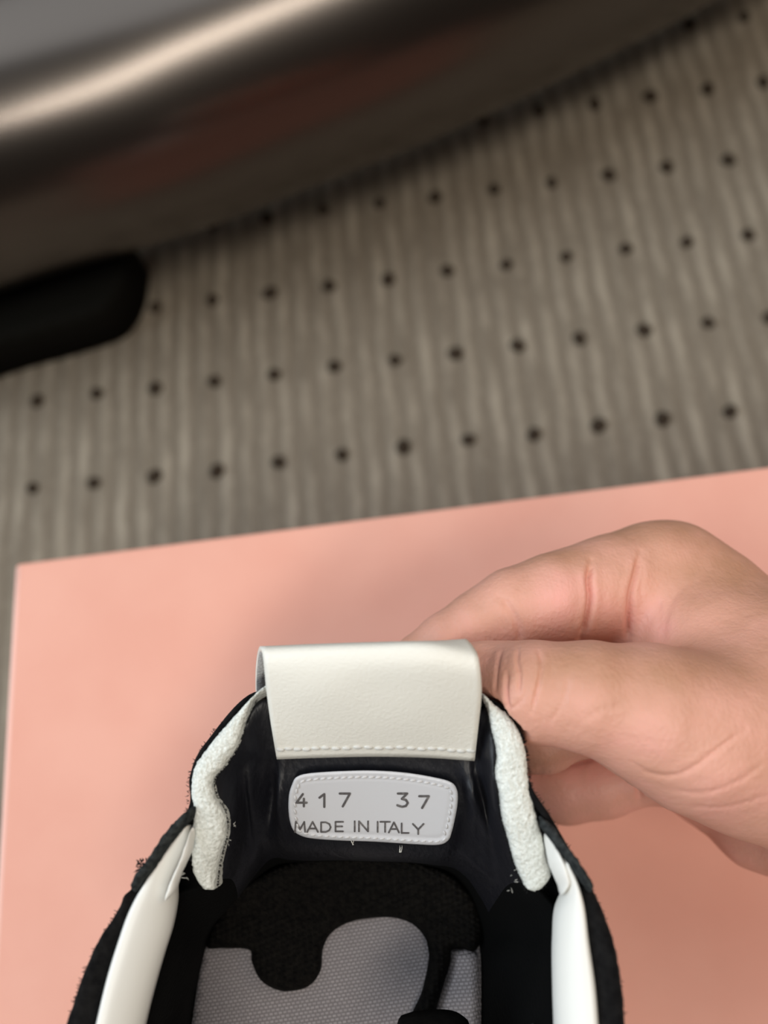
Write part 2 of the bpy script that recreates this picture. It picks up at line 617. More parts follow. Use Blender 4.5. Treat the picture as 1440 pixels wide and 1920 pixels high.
# ------------------------------------------------------------------ curved chair base
edge = [(-260, 625), (0, 548), (100, 515), (240, 474), (400, 424), (500, 385), (600, 346), (750, 288), (900, 222), (1050, 151), (1200, 76), (1340, 2), (1480, -76), (1640, -170)]
E3 = catmull(edge, 60)
RA, RH, HC = 0.056, 0.056, 0.084
ax = []
for i in range(60):
    d = ray(*E3[i])
    d = d / np.linalg.norm(d)
    i0, i1 = max(i - 1, 0), min(i + 1, 59)
    a = at(*E3[i1], 0.045) - at(*E3[i0], 0.045)
    a /= np.linalg.norm(a)
    n = np.cross(a, d)
    n /= np.linalg.norm(n)
    if n[1] < 0:
        n = -n
    # axis point at height HC on the line (ray + R n)
    s = (HC - H - RA * n[2]) / d[2]
    ax.append(np.array([0, 0, H]) + d * s + n * RA)
ax = np.array(ax)
base = empty('chair_base', (float(ax[30][0]), float(ax[30][1]), 0), 'dark bronze satin metal chair base, a thick curved tube above the carpet', 'chair base')
V = []
NS = 64
for i in range(60):
    i0, i1 = max(i - 1, 0), min(i + 1, 59)
    a = ax[i1] - ax[i0]
    a /= np.linalg.norm(a)
    sd = np.cross(a, [0, 0, 1])
    sd /= np.linalg.norm(sd)
    up = np.cross(sd, a)
    for k in range(NS):
        t = 2 * math.pi * k / NS
        V.append(ax[i] + RA * (sd * math.cos(t) + up * math.sin(t)))
V = np.array(V)
Fc = grid_faces(60, NS, True) + [tuple(range(NS)), tuple(59 * NS + k for k in range(NS))]
mk('curved_tube', V, Fc, M_metal, base)
foot_poly = [(-300, 560), (-60, 480), (60, 440), (200, 420), (244, 452), (246, 490), (240, 525), (222, 562), (190, 592), (100, 622), (0, 650), (-120, 690), (-300, 745)]


def foot_h(x, y, d):
    e = min(d / 30.0, 1)
    return 22 + 7 * math.sqrt(max(0, 1 - (1 - e) ** 2))


V, Fc = pad(foot_poly, foot_h, 22, 14)
# widen to the carpet: the underside stands on the pile
V[:, 2] = np.where(V[:, 2] < 0.004, -0.0002, V[:, 2])
o = mk('rubber_foot', V, Fc, M_rubber, base)
o['label'] = 'black rubber foot under the metal tube'

# ------------------------------------------------------------------ sneaker
sc0 = at(650, 1700, HB)
shoe = empty('sneaker', (float(sc0[0]), float(sc0[1]), HB + 0.0003), 'black suede sneaker with white leather pull tab, heel gaping open, on the pink box', 'shoe')
rim = [(85, 2050, 203), (127, 1917, 204), (168, 1800, 205), (232, 1690, 205), (288, 1600, 205), (352, 1518, 205), (356, 1455, 205), (386, 1392, 205), (484, 1296, 203), (590, 1362, 199.5), (700, 1375, 199), (815, 1366, 199.5), (908, 1309, 205), (972, 1362, 206), (993, 1465, 206), (1035, 1535, 205), (1090, 1632, 204), (1131, 1717, 204), (1155, 1800, 204), (1171, 1917, 203), (1182, 2050, 202)]
row1 = [(200, 2050, 194), (225, 1917, 195), (250, 1800, 195), (300, 1690, 195), (345, 1620, 196), (385, 1540, 198), (380, 1460, 199), (420, 1400, 201), (495, 1316, 202), (600, 1380, 199), (700, 1390, 199), (812, 1384, 199), (905, 1327, 202), (945, 1385, 201), (960, 1460, 199), (975, 1550, 198), (1020, 1640, 196), (1075, 1717, 194), (1080, 1800, 194), (1090, 1917, 194), (1090, 2050, 193)]
row2 = [(240, 2050, 197), (275, 1917, 198), (303, 1800, 198), (330, 1690, 197), (396, 1655, 196), (421, 1550, 200.5), (400, 1465, 203.5), (438, 1402, 204.5), (500, 1318, 204.5), (600, 1390, 199.5), (700, 1400, 199.3), (810, 1394, 199.5), (908, 1336, 204.5), (930, 1400, 204.5), (936, 1470, 203.5), (955, 1565, 200.5), (988, 1655, 196), (1040, 1717, 196), (1036, 1800, 197), (1040, 1917, 197), (1045, 2050, 197)]
row3 = [(290, 2050, 188), (310, 1917, 188), (340, 1800, 188), (370, 1720, 186), (430, 1660, 188), (460, 1560, 193), (470, 1480, 197), (490, 1430, 199), (520, 1420, 199.5), (610, 1425, 199), (700, 1428, 199), (800, 1430, 199), (880, 1425, 199.5), (895, 1450, 199), (905, 1500, 197), (920, 1570, 193), (955, 1660, 187), (1000, 1730, 186), (995, 1800, 186), (990, 1917, 187), (990, 2050, 187)]
row4 = [(330, 2050, 178), (340, 1917, 178), (365, 1800, 178), (390, 1740, 177), (440, 1690, 180), (480, 1620, 184), (500, 1580, 187), (530, 1585, 188), (560, 1590, 188.5), (630, 1592, 188.5), (700, 1595, 188.5), (780, 1597, 188), (830, 1600, 187.5), (860, 1600, 186), (885, 1620, 184), (905, 1650, 181), (930, 1690, 178), (950, 1740, 177), (940, 1800, 177), (940, 1917, 177), (940, 2050, 177)]
row5 = [(350, 2050), (358, 1917), (380, 1800), (400, 1740), (430, 1700), (470, 1670), (520, 1645), (560, 1632), (600, 1625), (650, 1620), (700, 1620), (750, 1622), (800, 1630), (840, 1650), (865, 1675), (885, 1710), (895, 1745), (900, 1780), (902, 1820), (902, 1917), (902, 2050)]
HI = 165.0
W = [[atm(p) for p in r] for r in (rim, row1, row2, row3, row4, [(x, y, HI) for x, y in row5])]
G = loft(W, 60, 200)
# pleats pulled into the nylon towards the tab corners
gx, gy = to_px(G.reshape(-1, 3))
gx, gy = gx.reshape(G.shape[:2]), gy.reshape(G.shape[:2])
dz = np.zeros(G.shape[:2])
for (xa, ya, xb, yb, w, amp) in ((893, 1430, 935, 1640, 11, -1.6), (868, 1440, 930, 1600, 9, 1.3), (880, 1440, 890, 1560, 8, 1.0), (915, 1380, 930, 1560, 9, 0.8), (512, 1430, 500, 1560, 9, -1.4), (530, 1430, 522, 1570, 8, 1.0), (470, 1410, 478, 1560, 10, 1.0), (450, 1440, 470, 1620, 9, -0.9), (850, 1580, 935, 1660, 9, 0.8)):
    ab = np.array([xb - xa, yb - ya], float)
    t = np.clip(((gx - xa) * ab[0] + (gy - ya) * ab[1]) / (ab @ ab), 0, 1)
    dd = np.hypot(gx - xa - t * ab[0], gy - ya - t * ab[1])
    dz += amp * np.exp(-(dd / w) ** 2) * np.sin(np.pi * np.clip(t, 0.12, 0.95))
G[:, :, 2] += 1.7 * dz / 1000
o = mk('lining', G.reshape(-1, 3), grid_faces(60, 200), [M_nylon, M_cloth], shoe)
for p_ in o.data.polygons:
    i_, j_ = divmod(p_.vertices[0], 200)
    st_ = j_ / 199 * 20
    if st_ < 4.1 or st_ > 15.9 or i_ > 51:
        p_.material_index = 1
o['label'] = 'black nylon lining puckered around the heel'
# the cut upper edge, ragged
# outer shell
Wr = np.array(W[0])
cx = at(650, 1790, 0.18)


def shrink(P, s, z):
    Q = P.copy()
    Q[:, 0] = cx[0] + (P[:, 0] - cx[0]) * s
    Q[:, 1] = P[:, 1] - (1 - s) * np.maximum(0, P[:, 1] - cx[1]) * 0.8
    Q[:, 2] = z
    return Q


Wo = [Wr, shrink(Wr, 0.975, 0.193), shrink(Wr, 0.925, 0.178), shrink(Wr, 0.88, 0.160), shrink(Wr, 0.86, 0.147)]
G2 = loft(Wo, 30, 160)
o = mk('heel_upper', G2.reshape(-1, 3), grid_faces(30, 160), M_suede, shoe)
solidify(o, 0.0009, -1)
# forefoot: vamp closing towards the toe, beyond the lower edge of the frame
yF = float(Wr[0][1])
xL, xR = float(Wr[0][0]), float(Wr[-1][0])
xc = (xL + xR) / 2
secs = []
for k in range(14):
    t = k / 13
    y = yF - 0.150 * t
    hw = (xR - xL) / 2 * (1.0 if t < 0.55 else math.sqrt(max(0.0, 1 - ((t - 0.55) / 0.46) ** 2)))
    top = 0.203 - 0.036 * t - 0.014 * t ** 4
    hw = max(hw, 0.004)
    sec = []
    for q in range(25):
        a = math.pi * q / 24
        s = math.copysign(abs(math.cos(a)) ** 0.75, math.cos(a))
        sec.append((xc - hw * s * (0.86 + 0.14 * math.sin(a)), y, 0.147 + (top - 0.147) * math.sin(a) ** 0.8))
    secs.append(sec)
gap = []
for sec in secs[:6]:
    pass
V = np.array(secs).reshape(-1, 3)
fc = []
for i in range(13):
    for j in range(24):
        if i < 5 and 8 <= j < 16:
            continue
        fc.append((i * 25 + j, i * 25 + j + 1, (i + 1) * 25 + j + 1, (i + 1) * 25 + j))
o = mk('vamp', V, fc, M_suede, shoe)
solidify(o, 0.0012, 0)
# sole
prof = [np.array([p[0], p[1]]) for p in Wo[-1]]
outl = catmull_k(np.array([[p[0], p[1], 0] for p in Wo[-1]]), 70)[:, :2]
toe = []
for k in range(13, 0, -1):
    pass
ft = [(xc + ((s[-1][0] - xc)), s[-1][1]) for s in secs] + [(xc + (s[0][0] - xc), s[0][1]) for s in secs[::-1]]
outl = np.vstack([outl, np.array(ft)])
cen = outl.mean(0)
V, Fc = [], []
no = len(outl)
for z, s in ((HB + 0.0006, 0.93), (HB + 0.004, 0.985), (HB + 0.014, 1.0), (HB + 0.027, 0.985), (HB + 0.031, 0.96)):
    for p in outl:
        q = cen + (p - cen) * s
        V.append((q[0], q[1], z))
Fc = grid_faces(5, no, True) + [tuple(range(no)), tuple(4 * no + k for k in range(no))]
mk('sole', V, Fc, M_sole, shoe)
# insole
ins = [(350, 2050), (356, 1950), (370, 1850), (384, 1777), (400, 1735), (440, 1690), (520, 1642), (620, 1615), (700, 1610), (780, 1618), (840, 1645), (880, 1700), (900, 1780), (903, 1850), (903, 1950), (903, 2050)]
V, Fc = pad(ins, lambda x, y, d: 165.0, 2.5, 14)
mk('insole', V, Fc, M_insole, shoe)
# raised light side wall of the footbed at right, seen beyond the black knit
side = [(849, 1783), (866, 1781), (884, 1785), (897, 1804), (899, 1916), (900, 2050), (770, 2050), (800, 1935), (815, 1905), (836, 1840), (843, 1805)]
V, Fc = pad(side, lambda x, y, d: 165.6 + 1.4 * min(d / 14, 1) + max(0, (x - 850)) * 0.03, 1.2, 7)
o = mk('footbed_side', V, Fc, M_insole, shoe)
# black knitted heel cushion with its lobe
knit = [(389, 1777), (420, 1778), (467, 1781), (472, 1804), (489, 1838), (522, 1857), (556, 1857), (583, 1846), (600, 1821), (604, 1782), (622, 1749), (656, 1729), (700, 1721), (739, 1721), (772, 1732), (794, 1754), (804, 1782), (800, 1821), (789, 1866), (772, 1904), (757, 1960), (790, 1960), (812, 1910), (842, 1812), (847, 1782), (866, 1779), (886, 1784), (899, 1770), (904, 1730), (890, 1690), (862, 1655), (820, 1628), (740, 1606), (650, 1602), (560, 1612), (490, 1640), (440, 1672), (408, 1715), (392, 1750)]


def knit_h(x, y, d):
    e = min(d / 22.0, 1)
    t = 166.2 + 3.2 * math.sqrt(max(0, 1 - (1 - e) ** 2))
    t += max(0, (1715 - y)) * 0.085
    if d > 4:
        a = math.radians(32)
        u, v = (x * math.cos(a) + y * math.sin(a)) / 12.5, (-x * math.sin(a) + y * math.cos(a)) / 9.0
        row = math.floor(v)
        du = (u + 0.5 * (row % 2)) % 1 - 0.5
        dv = v % 1 - 0.5
        t += 0.75 * max(0, 1 - 4.2 * (du * du + dv * dv))
    return t


V, Fc = pad(knit, knit_h, 1.2, 3.6)
o = mk('knit_heel_cushion', V, Fc, M_knit, shoe)
o['label'] = 'black knitted heel cushion with a rounded lobe'
# dark tongue tip at the lower edge
V, Fc = pad([(742, 1935), (765, 1914), (800, 1908), (840, 1908), (866, 1918), (884, 1945), (890, 2050), (735, 2050)], lambda x, y, d: 186 + 5 * math.sqrt(max(0, 1 - (1 - min(d / 40, 1)) ** 2)), 4, 9)
mk('tongue', V, Fc, M_knit, shoe)

# foam padding, cut raw, left and right
fo = [(512, 1276, 205), (488, 1297, 206), (444, 1341, 205), (394, 1398, 205), (367, 1440, 204.5), (361, 1483, 204.5), (365, 1521, 204), (363, 1552, 203), (362, 1587, 202), (362, 1617, 201), (370, 1645, 199.5), (388, 1666, 198)]
fi = [(516, 1292, 205), (480, 1313, 206), (464, 1349, 205), (445, 1401, 205), (423, 1435, 204.5), (402, 1462, 204.5), (406, 1494, 204), (422, 1521, 203), (426, 1556, 202), (417, 1597, 201), (411, 1624, 199.5), (406, 1668, 198)]
V, Fc = ribbon(fo, fi, 190, 2.0, 5, 19, 0.2, 1900, 0.38, 0.012)
foamL = mk('foam_padding', V, Fc, M_foam, shoe)
gi = [(902, 1304, 206), (912, 1326, 206), (920, 1363, 205.5), (931, 1418, 205.5), (928, 1447, 205), (934, 1480, 204.5), (941, 1533, 203.5), (954, 1580, 202), (964, 1617, 200.5), (978, 1650, 199), (990, 1671, 198)]
go = [(906, 1300, 206), (922, 1318, 206), (953, 1341, 205.5), (973, 1370, 205.5), (985, 1407, 205.5), (990, 1445, 205), (996, 1487, 204.5), (1006, 1530, 203.5), (1016, 1565, 202), (1026, 1607, 200.5), (1033, 1638, 199), (1012, 1668, 198)]
V, Fc = ribbon(go, gi, 190, 2.0, 5, 19, 0.2, 1900, 0.38, 0.03)
foamR = mk('foam_padding', V, Fc, M_foam, shoe)

# white leather collar strips
lo_ = [(356, 1540, 203.5), (334, 1565, 204), (306, 1604, 205), (268, 1659, 206), (244, 1703, 206.5), (220, 1769, 206.5), (203, 1824, 206.5), (183, 1906, 206.5), (165, 1990, 206), (155, 2050, 205)]
li_ = [(362, 1560, 202.5), (357, 1590, 202), (341, 1625, 202), (329, 1655, 202), (328, 1693, 202), (320, 1741, 202), (306, 1786, 202), (289, 1844, 202), (271, 1913, 202), (255, 1990, 202), (245, 2050, 202)]
V, Fc = ribbon(lo_, li_, 90, 2.2, 4, 13, 0, 1, 0.55, 0.02)
mk('collar_strip', V, Fc, M_leather2, shoe)
# fold lying on the strip's upper end
f1 = [(361, 1546, 206), (350, 1580, 207), (332, 1625, 207), (314, 1668, 206.5), (308, 1688, 206)]
f2 = [(363, 1558, 205.5), (358, 1595, 206), (338, 1640, 206), (326, 1672, 206), (312, 1690, 206)]
V, Fc = ribbon(f1, f2, 30, 0.7, 1.5, 9, 0.15, 700, 0.55, 0.1)
mk('folded_leather_end', V, Fc, M_leather2, shoe)
ro = [(1060, 1606, 206), (1084, 1655, 206), (1094, 1690, 206), (1104, 1763, 206), (1117, 1857, 206), (1122, 1920, 206), (1126, 1990, 206), (1128, 2050, 205)]
ri = [(1054, 1618, 205), (1056, 1668, 203), (1041, 1706, 202), (1036, 1763, 202), (1036, 1857, 202), (1038, 1920, 202), (1040, 1990, 202), (1042, 2050, 202)]
V, Fc = ribbon(ro, ri, 80, 2.0, 4, 13, 0, 1, 0.55, 0.03)
mk('collar_strip', V, Fc, M_leather2, shoe)
r1 = [(1021, 1561, 204), (1034, 1575, 205), (1050, 1600, 206.5), (1063, 1632, 207), (1069, 1655, 206.5), (1055, 1677, 205)]
r2 = [(1019, 1566, 203), (1023, 1590, 203.5), (1028, 1617, 204), (1037, 1642, 204), (1046, 1662, 204), (1049, 1679, 204)]
V, Fc = ribbon(r1, r2, 30, 0.9, 2, 9, 0.12, 700, 0.55, 0.06)
mk('folded_leather_end', V, Fc, M_leather2, shoe)

# suede overlays beside the white strips
so = [(238, 1672, 205), (224, 1706, 205), (189, 1757, 205.5), (158, 1826, 205.5), (127, 1916, 205.5), (85, 2050, 204)]
si = [(268, 1655, 204), (250, 1700, 204.5), (224, 1769, 204.5), (207, 1824, 204.5), (187, 1906, 204.5), (152, 2050, 203)]
V, Fc = ribbon(so, si, 70, 1.8, 5, 11, 0.22, 900, 0.5, 0.02)
mk('suede_overlay', V, Fc, M_suede, shoe)
so = [(1109, 1662, 204), (1133, 1716, 205), (1154, 1780, 205.5), (1167, 1862, 205.5), (1172, 1920, 205.5), (1182, 2050, 204)]
si = [(1082, 1650, 204), (1091, 1700, 204.5), (1101, 1766, 204.5), (1114, 1858, 204.5), (1119, 1920, 204.5), (1126, 2050, 203)]
V, Fc = ribbon(so, si, 70, 1.8, 5, 11, 0.22, 900, 0.5, 0.02)
mk('suede_overlay', V, Fc, M_suede, shoe)
# thick cut edges of the suede flaps
eo = [(368, 1508, 206), (346, 1524, 207), (318, 1551, 207.5), (296, 1582, 208), (278, 1610, 208), (254, 1640, 207.5), (246, 1662, 206)]
ei = [(366, 1530, 205.5), (353, 1540, 206.5), (330, 1566, 207), (308, 1596, 207), (290, 1628, 207), (268, 1656, 206.5), (254, 1676, 205.5)]
V, Fc = ribbon(eo, ei, 60, 1.0, 3, 9, 0.25, 1200, 0.5, 0.04)
o = mk('cut_suede_flap', V, Fc, M_edge, shoe)
o['label'] = 'dark grey cut edge of suede at left'
eo = [(1010, 1528, 205), (1036, 1548, 206.5), (1058, 1578, 207.5), (1080, 1606, 208), (1100, 1638, 208), (1114, 1662, 207)]
ei = [(1010, 1546, 204.5), (1022, 1562, 206), (1044, 1590, 207), (1064, 1618, 207), (1085, 1650, 207), (1108, 1676, 206.5)]
V, Fc = ribbon(eo, ei, 60, 1.0, 3, 9, 0.25, 1200, 0.5, 0.04)
o = mk('cut_suede_flap', V, Fc, M_edge, shoe)
o['label'] = 'dark grey cut edge of suede at right'

# frayed fibres along the raw edges: countless, one part
V, Fc = [], []


def fibre(p, d, ln, r=0.00007):
    p = np.asarray(p, float)
    d = d / (np.linalg.norm(d) + 1e-9)
    s = np.cross(d, [0, 0, 1.0]) + 1e-6
    s /= np.linalg.norm(s)
    q = np.cross(d, s)
    b = len(V)
    mid = p + d * ln * 0.55 + q * ln * random.uniform(-.12, .12) + s * ln * random.uniform(-.15, .15)
    for c, rr in ((p, r), (mid, r * 0.8)):
        for k in range(3):
            a = 2.094 * k
            V.append(c + rr * (s * math.cos(a) + q * math.sin(a)))
    V.append(mid + d * ln * 0.45 + s * ln * random.uniform(-.3, .3))
    for k in range(3):
        j = (k + 1) % 3
        Fc.append((b + k, b + j, b + 3 + j, b + 3 + k))
        Fc.append((b + 3 + k, b + 3 + j, b + 6))


def fray(curve, side, count, l0, l1):
    c = catmull(curve, 200)
    for _ in range(count):
        i = random.randint(1, 198)
        p, t = atm(c[i]), atm(c[i + 1]) - atm(c[i - 1])
        nrm = np.array([t[1], -t[0], 0]) * side
        nrm /= np.linalg.norm(nrm) + 1e-9
        t /= np.linalg.norm(t) + 1e-9
        fibre(p, nrm + t * random.uniform(-1, 1) + np.array([0, 0, random.uniform(0, 0.9)]), random.uniform(l0, l1))


fray([(p[0], p[1], p[2] + 0.6) for p in fo[1:]], 1, 260, 0.0003, 0.0007)
fray([(p[0], p[1], p[2] + 0.6) for p in fi[1:]], -1, 220, 0.0003, 0.0007)
fray([(p[0], p[1], p[2] + 0.6) for p in go[1:]], -1, 260, 0.0003, 0.0007)
fray([(p[0], p[1], p[2] + 0.6) for p in gi[1:]], 1, 260, 0.0003, 0.0007)
fray([(p[0], p[1], p[2]) for p in rim[1:9]], -1, 90, 0.0003, 0.0007)
fray([(p[0], p[1], p[2]) for p in rim[12:20]], -1, 60, 0.0003, 0.0007)
for _ in range(34):
    fibre(atm((random.uniform(259, 278), random.uniform(1612, 1634), 206)), np.array([random.uniform(-1, .2), random.uniform(-.5, .8), .3]), random.uniform(0.0003, 0.0010), 0.00014)
o = mk('frayed_fibres', V, Fc, M_fray, shoe)
o['kind'] = 'stuff'
V, Fc = [], []
for cx_, cy_ in ((662, 1578), (752, 1592)):
    for k in range(3):
        fibre(atm((cx_ + random.uniform(-3, 3), cy_ + 6, 191)), np.array([random.uniform(-.3, .3), 1, 0.8]), random.uniform(0.0009, 0.0016), 0.00009)
for k in range(7):
    fibre(atm((random.uniform(425, 440), random.uniform(1520, 1590), 201)), np.array([random.uniform(-1, 1), random.uniform(-1, 1), .4]), random.uniform(0.0004, 0.001), 0.00006)
for k in range(6):
    fibre(atm((random.uniform(328, 350), random.uniform(1636, 1648), 203)), np.array([1, random.uniform(-.4, .2), .2]), random.uniform(0.0005, 0.0011), 0.00007)
for k in range(6):
    fibre(atm((random.uniform(955, 985), random.uniform(1590, 1680), 199.5)), np.array([random.uniform(-1, 1), random.uniform(-1, 1), .4]), random.uniform(0.0004, 0.001), 0.00006)
o = mk('loose_white_threads', V, Fc, M_fray_w, shoe)
o['kind'] = 'stuff'

# pull tab: leather folded into a loop over the heel
rows = [
    [(519, 1424, 200.6), (600, 1421, 201), (700, 1419, 201.2), (800, 1421, 201), (890, 1427, 200.8)],
    [(508, 1358, 206), (600, 1356, 207), (700, 1355, 207.5), (800, 1357, 207.5), (897, 1362, 206.5)],
    [(500, 1300, 210), (600, 1297, 211.5), (700, 1295, 212), (800, 1296, 212.3), (903, 1302, 211.5)],
    [(495, 1250, 212.6), (600, 1245, 214), (700, 1243, 215), (800, 1243, 215.5), (900, 1254, 214.5)],
    [(491, 1220, 212.6), (600, 1214, 214), (700, 1210, 215), (800, 1208, 215.5), (893, 1222, 214.2)],
    [(487, 1212, 210), (600, 1207, 211), (700, 1204, 211.5), (800, 1202, 211.5), (874, 1198, 210)],
    [(482, 1228, 205), (600, 1218, 205), (700, 1216, 205), (800, 1213, 204.5), (864, 1207, 204)],
    [(479, 1262, 198), (600, 1248, 198), (700, 1245, 198), (800, 1228, 196), (860, 1222, 196)],
    [(480, 1310, 189), (600, 1300, 188), (700, 1270, 188), (800, 1248, 187), (858, 1240, 186)],
    [(486, 1340, 178), (600, 1335, 177), (700, 1310, 177), (800, 1280, 177), (852, 1272, 176)],
]
GT = loft([[atm(p) for p in r] for r in rows], 70, 41)
for i_ in range(70):                             # the back layer's left edge curls up
    e_k = min(max((i_ / 69 * 9 - 4.6) / 1.5, 0), 1)
    for j_, c_ in ((0, 1.3), (1, 0.5), (2, 0.12)):
        v_ = np.array([0, 0, H]) - GT[i_, j_]
        GT[i_, j_] += v_ / np.linalg.norm(v_) * 0.001 * c_ * e_k
tab = mk('pull_tab', GT.reshape(-1, 3), grid_faces(70, 41), [M_leather, M_backing], shoe)
solidify(tab, 0.0008, -1, 1)
tab['label'] = 'white leather pull tab looped over the heel'


def tab_pt(u, v):
    """point and frame on the tab's face, v in rows of GT from the sewn end"""
    i, j = v * 69, u * 40
    i0, j0 = int(i), min(int(j), 39)
    a, b = i - i0, j - j0
    P = (GT[i0, j0] * (1 - b) + GT[i0, j0 + 1] * b) * (1 - a) + (GT[i0 + 1, j0] * (1 - b) + GT[i0 + 1, j0 + 1] * b) * a
    du = GT[i0, j0 + 1] - GT[i0, j0]
    dv = GT[i0 + 1, j0] - GT[i0, j0]
    n = np.cross(du, dv)
    if n[2] < 0:
        n = -n
    return P, du / np.linalg.norm(du), n / np.linalg.norm(n)


def capsule(L, r, flat=0.6, ns=6, nl=5):
    V, Fc = [], []
    for i in range(nl):
        t = i / (nl - 1) * 2 - 1
        rr = r * math.sqrt(max(0.06, 1 - abs(t) ** 3))
        for k in range(ns):
            a = 2 * math.pi * k / ns
            V.append((t * L / 2, rr * math.cos(a), rr * flat * math.sin(a)))
    Fc = grid_faces(nl, ns, True) + [tuple(range(ns)), tuple((nl - 1) * ns + k for k in range(ns))]
    return np.array(V), Fc


sV, sF = capsule(0.00142, 0.00042)
st0 = None
rootv = Vector(shoe.location)
NST = 20
for k in range(NST):
    u = 0.03 + 0.945 * k / (NST - 1)
    P, t, n = tab_pt(u, 0.031 + 0.002 * math.sin(k * 1.7))
    if st0 is None:
        st0 = mk('stitch', sV, sF, M_thread)
        o = st0
    else:
        o = st0.copy()
        COL.objects.link(o)
    o.parent = tab
    b = np.cross(n, t)
    ang = random.uniform(-0.14, 0.02)
    t2 = t * math.cos(ang) + b * math.sin(ang)
    b2 = np.cross(n, t2)
    m = Matrix(((t2[0], b2[0], n[0], 0), (t2[1], b2[1], n[1], 0), (t2[2], b2[2], n[2], 0), (0, 0, 0, 1)))
    m.translation = Vector(P) + Vector(n) * 0.00005 - rootv
    o.matrix_local = m

# size label inside the heel
lab = [(548, 1470), (556, 1457), (580, 1450), (640, 1446), (700, 1445), (760, 1449), (815, 1458), (846, 1467), (857, 1482), (858, 1505), (853, 1535), (847, 1560), (840, 1576), (822, 1584), (780, 1583), (700, 1578), (640, 1576), (594, 1573), (570, 1569), (553, 1560), (545, 1545), (541, 1520), (542, 1490)]


def lab_plane(x, y):
    return 200.2 - (y - 1450) * 0.068 + ((x - 700) / 160.0) ** 2 * 0.7


def lab_h(x, y, d):
    e = min(d / 5.0, 1)
    h = lab_plane(x, y) - 0.35 * (1 - math.sqrt(max(0, 1 - (1 - e) ** 2)))
    h -= 0.16 * math.exp(-((d - 13) / 3.0) ** 2)      # sewn groove
    return h


V, Fc = pad(lab, lab_h, 1.2, 3.5)
label = mk('size_label', V, Fc, M_label, shoe)
label['label'] = 'small silvery white leather size label printed 417 37'
# stitches around it
B = poly_resample(lab, 2.0)
cenl = B.mean(0)
V, Fc = [], []
Bi = []
for i in range(len(B)):
    t = B[(i + 2) % len(B)] - B[i - 2]
    n = np.array([-t[1], t[0]])
    n /= np.linalg.norm(n)
    if n @ (cenl - B[i]) < 0:
        n = -n
    Bi.append(B[i] + n * (7 if n[1] < -0.6 else 12))
Bi = poly_resample(np.array(Bi)[::4], 1.0)
stepn = 13
cV, cF = capsule(0.00095, 0.00021, 0.7, 6, 5)
for i in range(0, len(Bi) - stepn // 2, stepn):
    a, b = Bi[i], Bi[(i + 4) % len(Bi)]
    P = at(a[0], a[1], (lab_plane(*a) + 0.02) / 1000)
    Q = at(b[0], b[1], (lab_plane(*b) + 0.02) / 1000)
    t = (Q - P) / np.linalg.norm(Q - P)
    n = np.array([0, 0.4, 1.0])
    n -= t * (n @ t)
    n /= np.linalg.norm(n)
    s = np.cross(n, t)
    ang = 0.22
    t, s = t * math.cos(ang) + s * math.sin(ang), -t * math.sin(ang) + s * math.cos(ang)
    b0 = len(V)
    for c in cV:
        V.append(P + t * c[0] + s * c[1] + n * c[2])
    for f in cF:
        Fc.append(tuple(b0 + q for q in f))
o = mk('label_stitching', V, Fc, M_label_thread, shoe, parent=label)
o['kind'] = 'stuff'


GLYPH = {   # strokes in a unit box, y up
    '4': [[(0.62, 1), (0.0, 0.30), (1.0, 0.30)], [(0.72, 0.62), (0.72, 0.0)]],
    '1': [[(0.0, 0.72), (0.75, 1.0), (0.75, 0.0)]],
    '7': [[(0.0, 1.0), (1.0, 1.0), (0.30, 0.0)]],
    '3': [[(0.05, 1.0), (0.92, 1.0), (0.42, 0.60), (0.80, 0.52), (0.98, 0.30), (0.80, 0.07), (0.45, 0.0), (0.0, 0.12)]],
    'M': [[(0.0, 0.0), (0.08, 1.0), (0.5, 0.25), (0.92, 1.0), (1.0, 0.0)]],
    'A': [[(0.0, 0.0), (0.5, 1.0), (1.0, 0.0)], [(0.2, 0.34), (0.8, 0.34)]],
    'D': [[(0.0, 0.0), (0.0, 1.0), (0.5, 1.0), (0.86, 0.82), (1.0, 0.5), (0.86, 0.18), (0.5, 0.0), (0.0, 0.0)]],
    'E': [[(1.0, 1.0), (0.0, 1.0), (0.0, 0.0), (1.0, 0.0)], [(0.0, 0.52), (0.9, 0.52)]],
    'I': [[(0.5, 0.0), (0.5, 1.0)]],
    'N': [[(0.0, 0.0), (0.0, 1.0), (1.0, 0.0), (1.0, 1.0)]],
    'T': [[(0.0, 1.0), (1.0, 1.0)], [(0.5, 1.0), (0.5, 0.0)]],
    'L': [[(0.0, 1.0), (0.0, 0.0), (1.0, 0.0)]],
    'Y': [[(0.0, 1.0), (0.5, 0.45), (1.0, 1.0)], [(0.5, 0.45), (0.5, 0.0)]],
}


def print_mesh(name, items, w):
    """printed characters as thin strokes on the label: (character, x of left side, baseline y, width px, height px)"""
    V, Fc = [], []
    lift = 0.055

    def put(x, y):
        V.append(at(x, y, (lab_plane(x, y) + lift) / 1000))
        return len(V) - 1
    for c, x0, y0, wd, ht in items:
        for st in GLYPH[c]:
            P = [np.array([x0 + a * wd, y0 - b * ht]) for a, b in st]
            for a, b in zip(P[:-1], P[1:]):
                lift += 0.0006
                t = (b - a) / np.linalg.norm(b - a)
                n = np.array([-t[1], t[0]]) * w / 2
                Fc.append([put(*(a + n)), put(*(b + n)), put(*(b - n)), put(*(a - n))])
            for a in P:
                lift += 0.0006
                Fc.append([put(a[0] + w / 2 * math.cos(2 * math.pi * k / 10), a[1] + w / 2 * math.sin(2 * math.pi * k / 10)) for k in range(10)])
    return mk(name, V, Fc, M_print, shoe, smooth=False, parent=label)


